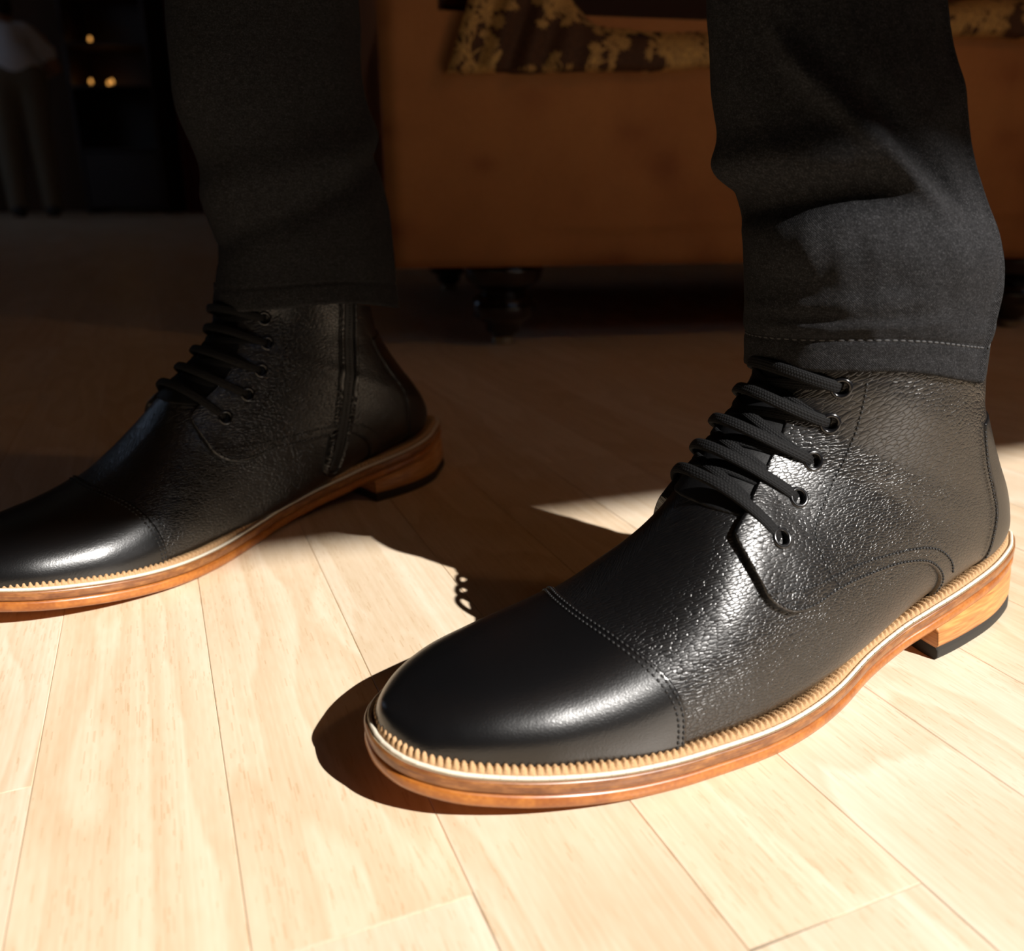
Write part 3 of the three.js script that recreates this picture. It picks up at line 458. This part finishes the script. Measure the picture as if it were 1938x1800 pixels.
  part('top_lift', heelGeo(x => 0, x => 0.0056, -0.0016, -0.0020, mirror, 4), M.toplift, h).userData.label = 'dark rubber heel tip';
  return t;
}
const NEAR = { x: 0.2378, z: -0.3779, a: 0.4592 }, FAR = { x: -0.0606, z: -0.5888, a: 0.8961 };
makeBoot(1, false, 'black leather lace-up ankle boot standing fully in the sunlight below the lit trouser hem', [NEAR.x, 0, NEAR.z], Math.PI + NEAR.a);
makeBoot(-1, true, 'black leather ankle boot with a side zip, its heel in shade and toe in sun', [FAR.x, 0, FAR.z], Math.PI + FAR.a);

// ------------------------------------------------------------------ trousers of the person wearing the boots
{
  const person = thing('person', 'standing person in black jeans wearing the two black boots', 'person', [0, 0, -0.42]);
  const oz = -0.42;
  function leg(ct, e, hwT, midT, hemY, folds, u, upper) {
    // ct: centre at the hem; e: across; rows upwards
    const fwd = [-e[1] * -1, 0]; const toCam = [-e[1], e[0]];   // horizontal, at right angles to e, towards the open side
    const tc = (toCam[1] > 0) ? toCam : [e[1], -e[0]];
    const rows = []; rows.push([hemY + 0.045, -0.0030]); rows.push([hemY + 0.004, -0.0028]); rows.push([hemY + 0.0007, -0.0022]); rows.push([hemY, -0.0012]); rows.push([hemY + 0.0005, -0.0003]); rows.push([hemY + 0.0018, 0]);
    for (let y = hemY + 0.004; y < 0.32; y += 0.0016) rows.push([y, 0]); for (let y = 0.32; y < 0.86; y += 0.02) rows.push([y, 0]);
    const n = [-u[1], u[0]], NA = 220;
    const fn = (i, j) => {
      const [y0, dr] = rows[i], al = j / NA * 2 * Math.PI - Math.PI, hw = hwT(y0), mid = midT(y0);
      const d = [tc[0] * Math.cos(al) + e[0] * Math.sin(al), tc[1] * Math.cos(al) + e[1] * Math.sin(al)];
      const a = hw * 1.09, b = hw * lerp(0.865, 0.94, sstep(0.125, 0.16, y0)), du = d[0] * u[0] + d[1] * u[1], dn = d[0] * n[0] + d[1] * n[1]; let r = 1 / Math.sqrt((du / a) ** 2 + (dn / b) ** 2);
      const [fr, fy] = folds(al, y0); r += dr + fr; const up = upper(y0);
      return [ct[0] + e[0] * mid + d[0] * r + up[0], y0 + fy + (i < 6 || y0 < hemY + 0.03 ? hemTilt(al) * (1 - sstep(hemY + 0.005, hemY + 0.03, y0)) : 0), ct[1] + e[1] * mid + d[1] * r + up[1] - oz, al / (2 * Math.PI) * 0.30, y0];
    };
    const hemTilt = al => 0.0080 * Math.max(0, Math.cos(al)) + 0.0008 * Math.sin(3 * al + 0.6);
    return { geo: gridGeo(rows.length - 1, NA, fn), at: (y, al, off) => { const hw = hwT(y), d = [tc[0] * Math.cos(al) + e[0] * Math.sin(al), tc[1] * Math.cos(al) + e[1] * Math.sin(al)], a = hw * 1.09, b = hw * lerp(0.865, 0.94, sstep(0.125, 0.16, y)), du = d[0] * u[0] + d[1] * u[1], dn = d[0] * n[0] + d[1] * n[1], r = 1 / Math.sqrt((du / a) ** 2 + (dn / b) ** 2) + folds(al, y)[0] + off; return V(ct[0] + e[0] * midT(y) + d[0] * r, y + hemTilt(al) * (1 - sstep(hemY + 0.005, hemY + 0.03, y)), ct[1] + e[1] * midT(y) + d[1] * r - oz); } };
  }
  const gs = (x, c, w) => Math.exp(-(((x - c) / w) ** 2)), n3 = makeNoise(71);
  const hipC = [0.03, -0.47];
  const upTo = c0 => y => { const t = sstep(0.30, 0.86, y); return [(hipC[0] - c0[0]) * t * 0.72, (hipC[1] - c0[1]) * t * 0.72]; };
  // sunlit leg
  const hemN = 0.1205, stN = hemN + 0.0135;
  const hwN = y => pws(y, [0.10, 0.12, 0.16, 0.18, 0.20, 0.22, 0.24, 0.26, 0.30, 0.5, 0.7, 0.86], [.0460, .0460, .0452, .0435, .0432, .0430, .0408, .0398, .0400, .060, .078, .085]);
  const midN = y => pws(y, [0.10, 0.12, 0.14, 0.16, 0.18, 0.20, 0.22, 0.24, 0.26, 0.30], [-.0077, -.0077, -.0088, -.0102, -.0150, -.0235, -.0290, -.0340, -.0372, -.039]);
  const foldN = (al, y) => {
    let r = 0; const A = al * 180 / Math.PI;
    const side = sstep(-85, -60, A) * (1 - sstep(8, 34, A));
    const yc = 0.1865 + 0.0030 * Math.sin((A + 20) * 0.03);
    r -= 0.0075 * side * gs(y, yc, 0.0055);                     // pocket under the break
    r += 0.0060 * side * gs(y, yc + 0.0125, 0.0085);            // lip above it
    r += 0.0040 * sstep(-70, -30, A) * (1 - sstep(60, 95, A)) * gs(y, 0.170, 0.012);
    const yr = 0.2300 - (A + 12) * 0.00085; r += 0.0042 * gs(y, yr, 0.007) * sstep(-22, -8, A) * (1 - sstep(24, 48, A));
    r -= 0.0030 * gs(y, yr - 0.002 + 0.016, 0.008) * sstep(10, 25, A) * (1 - sstep(50, 70, A));
    r += 0.0014 * gs(y, 0.152 + 0.00008 * A, 0.004) * sstep(-75, -40, A) * (1 - sstep(10, 40, A)) + 0.0010 * gs(y, 0.1435 + 0.00004 * A, 0.003) * sstep(-60, -30, A) * (1 - sstep(20, 70, A));
    r += 0.0012 * gs(y, 0.140, 0.0035) * 0.5;                    // roll above the hem
    r -= 0.0007 * gs(y, stN, 0.0011);                            // stitch line pulls in
    r += 0.0016 * gs(A, 78, 2.2) * (y < 0.5 ? 1 : 0);            // side seam
    r += 0.0016 * (n3(al * 3 + 10, y * 40) - 0.5) + 0.0007 * (n3(al * 9 + 30, y * 130) - 0.5);
    return [r, 0];
  };
  const uN = [-Math.cos(NEAR.a), Math.sin(NEAR.a)], cN = [0.148, -0.333];
  const LN = leg([cN[0] - 0.406 * 0.005, cN[1] + 0.914 * 0.005], [0.9138, 0.4061], hwN, midN, hemN, foldN, uN, upTo(cN));
  const legN = part('trouser_leg', LN.geo, M.denim, person); legN.userData.label = 'sunlit black denim trouser leg with a stitched hem';
  const gsn = []; for (let k = 0; k < 96; k++) { const al = -Math.PI + 2 * Math.PI * k / 96, a = LN.at(stN, al, 0.0002), b = LN.at(stN, al + 0.004, 0.0002), c = LN.at(stN, al, 0.01), t = b.sub(a).normalize(), n = c.sub(a).normalize(), bb = V().crossVectors(t, n).normalize(); n.crossVectors(bb, t); const m = new THREE.Matrix4().makeBasis(t.clone().multiplyScalar(0.0011), n.clone().multiplyScalar(0.0003), bb.clone().multiplyScalar(0.0004)); m.setPosition(a); const g = capsule.clone(); g.applyMatrix4(m); gsn.push(g); }
  part('hem_stitching', mergeGeometries(gsn), M.denimThread, legN);
  // shaded leg
  const hwF = y => pws(y, [0.10, 0.12, 0.14, 0.16, 0.20, 0.24, 0.30, 0.5, 0.7, 0.86], [.0545, .0535, .0505, .0486, .0480, .0492, .0475, .062, .078, .085]);
  const midF = y => pws(y, [0.10, 0.16, 0.20, 0.24, 0.30], [.0062, .0062, .0025, -.0055, -.0045]);
  const foldF = (al, y) => { const A = al * 180 / Math.PI; return [0.003 * gs(y, 0.20 + 0.0002 * A, 0.01) - 0.003 * gs(y, 0.18 + 0.0003 * A, 0.008) + 0.002 * (n3(al * 3 + 50, y * 40) - 0.5) - 0.0006 * gs(y, 0.1350, 0.001), 0]; };
  const uF = [-Math.cos(FAR.a), Math.sin(FAR.a)], cF = [-0.1256, -0.5055];
  const LF = leg(cF, [0.9705, -0.2411], hwF, midF, 0.1215, foldF, uF, upTo(cF));
  part('trouser_leg', LF.geo, M.denim, person).userData.label = 'black denim trouser leg in deep shade';
  // hips, above the picture
  const prof = [[0.001, 0.80], [0.09, 0.805], [0.16, 0.84], [0.185, 0.90], [0.18, 0.98], [0.16, 1.04], [0.001, 1.05]];
  const hg = lathe(prof, 40); hg.scale(1, 1, 0.72); hg.rotateY(-0.5); hg.translate(hipC[0], 0, hipC[1] - oz); part('trouser_top', hg, M.denim, person);
}

// ------------------------------------------------------------------ armchair
{
  const c = thing('armchair', 'brown leather armchair on dark turned legs with a brocade seat', 'armchair', [-0.142, 0, -1.005], 11 * Math.PI / 180);
  const W = 1.02, D = 0.8, n4 = makeNoise(91);
  const frontAt = (x, y) => { const yy = (y - 0.10) / 0.26, edge = Math.min(x, W - x); let z = -0.012 * Math.pow(1 - clamp(edge / 0.02, 0, 1), 2); z += -0.010 * Math.pow(1 - clamp((y - 0.10) / 0.012, 0, 1), 2); const yc = 0.136 + 0.012 * sstep(0.25, 0.7, x) + 0.004 * (n4(x * 14, 3) - 0.5); z -= 0.004 * Math.exp(-(((y - yc) / 0.004) ** 2)) * sstep(0.12, 0.25, x); z += 0.003 * Math.exp(-(((y - yc - 0.012) / 0.010) ** 2)) * sstep(0.1, 0.25, x); z += 0.004 * (n4(x * 7 + 3, y * 12) - 0.5) + 0.0012 * (n4(x * 40, y * 60 + 9) - 0.5); return z; };
  const AW = 0.064, panelGrid = (x0, x1, y1, nx, ny) => gridGeo(nx, ny, (i, j) => { const x = lerp(x0, x1, i / nx), y = lerp(0.10, y1, j / ny); return [x, y, frontAt(x, y), x, y]; });
  const front = mergeVertices(mergeGeometries([panelGrid(0, AW, 0.64, 16, 90), panelGrid(AW, W - AW, 0.37, 130, 45), panelGrid(W - AW, W, 0.64, 16, 90)]), 1e-5); front.computeVertexNormals();
  const box = new THREE.BoxGeometry(W, 0.26, D - 0.03); box.translate(W / 2, 0.23, -0.018 - (D - 0.03) / 2);
  const edgeL = new THREE.BoxGeometry(0.001, 0.001, 0.001);
  part('front_rail', flipIf(front, true), M.suede, c); part('seat_box', box, M.suede, c);
  for (const s of [0, 1]) { const a = new RoundedBoxGeometry(0.064, 0.54, D - 0.03, 4, 0.012); a.translate(s ? W - 0.032 : 0.032, 0.372, -D / 2 - 0.012); const u = a.attributes.uv; part('armrest', a, M.suede, c); }
  const bk = new RoundedBoxGeometry(W, 0.72, 0.14, 4, 0.04); bk.translate(W / 2, 0.60, -D + 0.05); part('backrest', bk, M.shadeDarkLeather, c);
  // seat cover: front roll hanging over the rail, lower at one end
  const cu = gridGeo(200, 64, (i, j) => {
    const t = i / 200, s = j / 64, low = 0.306 + 0.060 * sstep(0.05, 0.85, t) + 0.003 * Math.sin(t * 13) + 0.003 * (n4(t * 30, 8) - 0.5), heap = 0.085 * (1 - sstep(0.10, 0.20, t)), hh = 0.040 + 0.012 * Math.sin(t * 7 + 1) + heap, bul = 0.014 + 0.006 * (n4(t * 10, 1.5) - 0.5); let y, z;
    let x = lerp(0.070, W - 0.068, t);
    if (s < 0.1) { const q = s / 0.1; y = low + 0.006 * (1 - Math.cos(q * Math.PI / 2)); z = lerp(0.0, bul, Math.sin(q * Math.PI / 2)); }
    else if (s < 0.6) { const q = (s - 0.1) / 0.5, an = q * Math.PI / 2; y = low + 0.006 + hh * Math.sin(an); z = bul + 0.006 * Math.sin(an * 2) - 0.05 * (1 - Math.cos(an)); }
    else { const q = (s - 0.6) / 0.4; y = low + 0.006 + hh + 0.006 * Math.sin(q * 3.1); z = bul - 0.05 - 0.56 * q; }
    x += (1 - sstep(0.0, 0.14, t)) * (y - low) * 0.35;
    const fold = (0.007 * (n4(x * 22 + 2, 5 + y * 4) - 0.5) + 0.006 * Math.sin((x - y * 0.35) * 170) * (1 - sstep(0.10, 0.22, t))) * sstep(0.62, 0.5, s); return [x, y, z + fold, x, y - z];
  });
  part('seat_cushion', flipIf(cu, true), M.brocade, c).userData.label = 'gold floral brocade seat';
  const lp = [[0.001, 0], [.0135, 0], [.0145, .004], [.0145, .012], [.022, .016], [.023, .026], [.029, .030], [.038, .036], [.0415, .047], [.038, .058], [.029, .064], [.0275, .067], [.037, .072], [.047, .081], [.050, .092], [.052, .104], [.001, .104]];
  for (const [x, z] of [[0.145, -0.060], [W - 0.13, -0.060], [0.150, -D + 0.12], [W - 0.13, -D + 0.12]]) { const g = lathe(lp, 36); g.translate(x, 0, z); const l = part('leg', g, M.ebony, c); const ca = lathe([[.001, 0], [.0142, 0], [.0146, .002], [.0146, .009], [.0136, .011]], 28); ca.translate(x, 0, z); part('foot_cap', ca, M.brass, l); }
}

// ------------------------------------------------------------------ added globe lamp, out of view to the right, for warm fill
{
  const l = thing('added_fill_lamp', 'added unseen floor lamp with a warm globe to fill the shade', 'lamp', [1.55, 0, -0.20]);
  part('base', lathe([[.001, 0], [.14, 0], [.145, .008], [.13, .018], [.02, .026], [.001, .027]], 40), M.ebony, l); const p = new THREE.CylinderGeometry(.011, .011, 1.40, 20); p.translate(0, .72, 0); part('pole', p, M.ebony, l); part('socket', lathe([[.001, 1.40], [.03, 1.40], [.034, 1.43], [.028, 1.45], [.001, 1.45]], 24), M.brass, l);
  const b = new THREE.SphereGeometry(.075, 32, 20); b.translate(0, 1.52, 0); part('fill_lamp_globe', b, std({ color: lin(.8, .6, .4), emissive: new THREE.Color(1, .52, .22), emissiveIntensity: 2 }), l);
  const pl = new THREE.PointLight(new THREE.Color(1, .52, .22), 0.62); pl.position.set(0, 1.52, 0); pl.castShadow = true; pl.shadow.radius = 3.5; l.add(pl);
}

// ------------------------------------------------------------------ dim far end of the room
function sdfMesh(bones, lo, hi, res, k = 0.05) {
  const mc = new MarchingCubes(res, new THREE.MeshBasicMaterial(), false, false, 120000); mc.isolation = 0; mc.reset();
  const ctr = lo.clone().add(hi).multiplyScalar(0.5), half = hi.clone().sub(lo).multiplyScalar(0.5), S = Math.max(half.x, half.y, half.z), P = V(), ab = V(), ap = V();
  for (let z = 0; z < res; z++) for (let y = 0; y < res; y++) for (let x = 0; x < res; x++) {
    P.set((x - res / 2) / (res / 2) * S + ctr.x, (y - res / 2) / (res / 2) * S + ctr.y, (z - res / 2) / (res / 2) * S + ctr.z); let d = 1;
    for (const [a, b, ra, rb, fl] of bones) { ab.copy(b).sub(a); ap.copy(P).sub(a); const t = clamp(ap.dot(ab) / Math.max(ab.lengthSq(), 1e-9), 0, 1), r = lerp(ra, rb, t); const e = ap.addScaledVector(ab, -t).length() - r; const h = clamp(0.5 + 0.5 * (d - e) / k, 0, 1); d = lerp(d, e, h) - k * h * (1 - h); }
    mc.field[z * res * res + y * res + x] = -d;
  }
  mc.update(); const n = mc.count, g = new THREE.BufferGeometry(); const p = new Float32Array(n * 3); for (let i = 0; i < n; i++) { p[i * 3] = mc.positionArray[i * 3] * S + ctr.x; p[i * 3 + 1] = mc.positionArray[i * 3 + 1] * S + ctr.y; p[i * 3 + 2] = mc.positionArray[i * 3 + 2] * S + ctr.z; }
  g.setAttribute('position', new THREE.BufferAttribute(p, 3)); const m = mergeVertices(g, 1e-4); m.computeVertexNormals(); return m;
}
{
  const p = thing('person', 'person in white T-shirt and beige trousers bending over, seen from behind', 'person', [-3.22, 0, -6.0], 0.55);
  const B = (a, b, ra, rb) => [V(...a), V(...b), ra, rb];
  const skin = [B([0, .84, 0], [0, 1.08, -.22], .10, .10), B([-.17, 1.12, -.28], [.17, 1.12, -.28], .05, .05), B([0, 1.08, -.22], [0, 1.20, -.38], .09, .05), B([.085, .82, .01], [.10, .14, .02], .06, .04), B([-.085, .82, .01], [-.10, .14, .02], .06, .04), B([0, 1.20, -.38], [0, 1.27, -.46], .055, .055), B([0, 1.31, -.50], [0, 1.36, -.55], .085, .09)];
  for (const s of [1, -1]) { const el = [.27 * s, .965, -.26], wr = [.20 * s, .92, -.50]; skin.push(B([.20 * s, 1.13, -.29], el, .05, .042), B(el, wr, .042, .028)); skin.push(B(wr, [.19 * s, .90, -.56], .03, .034)); for (let f = 0; f < 4; f++) { const x = .19 * s + (f - 1.5) * .020; skin.push(B([x, .90, -.57], [x, .88, -.61 - .01 * (f === 1 || f === 2 ? 1 : 0)], .010, .009)); skin.push(B([x, .88, -.61], [x, .86, -.635], .009, .008)); } skin.push(B([.19 * s - .03 * s, .90, -.53], [.19 * s - .055 * s, .885, -.57], .012, .010)); }
  for (const s of [1, -1]) skin.push(B([.10 * s, .02, .02], [.10 * s, .14, .02], .04, .045));
  part('body', sdfMesh(skin, V(-.4, -.02, -.72), V(.4, 1.5, .1), 110, 0.02), M.skin, p);
  part('hair', sdfMesh([B([0, 1.33, -.50], [0, 1.38, -.545], .092, .095), B([0, 1.30, -.46], [0, 1.33, -.48], .06, .08)], V(-.2, 1.15, -.75), V(.2, 1.55, -.3), 44, 0.03), M.hair, p);
  const sh = [B([0, .90, -.02], [0, 1.06, -.20], .135, .145), B([-.10, 1.12, -.27], [.10, 1.12, -.27], .10, .10), B([-.06, .90, -.02], [.06, .90, -.02], .125, .125)];
  for (const s of [1, -1]) sh.push(B([.12 * s, 1.14, -.29], [.235 * s, 1.05, -.275], .082, .066));
  part('shirt', sdfMesh(sh, V(-.4, .74, -.45), V(.4, 1.3, .15), 70, 0.05), M.shirt, p);
  const tr = [B([-.07, .86, 0], [.07, .86, 0], .125, .125)]; for (const s of [1, -1]) tr.push(B([.085 * s, .82, .01], [.095 * s, .46, -.01], .105, .075), B([.095 * s, .46, -.01], [.10 * s, .075, .02], .075, .064));
  part('trousers', sdfMesh(tr, V(-.4, .01, -.3), V(.4, 1.0, .3), 80, 0.03), M.beige, p);
  for (const s of [1, -1]) part('shoe', sdfMesh([B([.10 * s, .045, .05], [.11 * s, .035, -.12], .045, .036)], V(.10 * s - .13, -.03, -.2), V(.10 * s + .13, .12, .14), 30, 0.02), M.shoe, p);
}
{
  const s = thing('shelf_unit', 'tall dark wooden shelf unit behind the bending person', 'shelf', [-2.98, 0, -7.05], 0);
  const bx = (n, w, h, d, x, y, z) => { const g = new RoundedBoxGeometry(w, h, d, 2, 0.006); g.translate(x, y, z); part(n, g, M.darkWood, s); };
  bx('side_panel', 0.03, 1.9, 0.36, -0.30, 0.95, 0); bx('side_panel', 0.03, 1.9, 0.36, 0.30, 0.95, 0); bx('back_panel', 0.58, 1.86, 0.02, 0, 0.95, -0.17);
  for (const y of [0.05, 0.46, 0.90, 1.19, 1.52, 1.88]) bx('shelf_board', 0.57, 0.025, 0.34, 0, y, 0);
  bx('plinth_door', 0.56, 0.38, 0.02, 0, 0.25, 0.17);
  const glow = new THREE.MeshStandardMaterial({ color: 0x3a1c08, emissive: new THREE.Color(1, 0.45, 0.1), emissiveIntensity: 1.3 });
  const spots = [[-3.17, 0.9125, -6.98], [-3.01, 0.9125, -6.98], [-3.08, 0.9125, -7.08], [-3.14, 1.2025, -7.0]];
  spots.forEach(([x, y, z]) => {
    const l = thing('candle_lamp', y > 1 ? 'tiny amber candle lamp glowing alone on the higher shelf board' : 'tiny amber candle lamp among the three sharing one shelf board', 'lamp', [x, y, z], 0, y > 1 ? undefined : 'three amber lamps on one shelf board'); part('base', lathe([[.001, 0], [.024, 0], [.025, .004], [.012, .008], [.009, .02], [.001, .02]], 24), M.ebony, l);
    const b = part('flame_bulb', lathe([[.001, .018], [.008, .02], [.012, .028], [.011, .036], [.005, .048], [.001, .052]], 20), glow, l); const pl = new THREE.PointLight(new THREE.Color(1, 0.5, 0.15), 0.004); pl.position.set(0, 0.03, 0); pl.castShadow = true; l.add(pl);
  });
  // long red curtain
  const cur = thing('curtain', 'dark red curtain hanging to the floor beside the shelf unit', 'curtain', [-2.30, 0, -7.0], 0);
  const cg = gridGeo(90, 12, (i, j) => { const x = -0.26 + 0.52 * i / 90, y = 0.01 + 2.3 * j / 12; return [x, y, 0.03 * Math.sin(x * 70) + 0.008 * Math.sin(x * 31 + 1), x, y]; }), cg2 = cg.clone(); cg2.translate(0, 0, -0.004); part('cloth', mergeGeometries([cg, cg2]), M.curtain, cur);
  const rod = new THREE.CylinderGeometry(0.012, 0.012, 0.62, 16); rod.rotateZ(Math.PI / 2); rod.translate(0, 2.32, 0); part('rod', rod, M.darkWood, cur);
}
renderer.render(scene, camera);
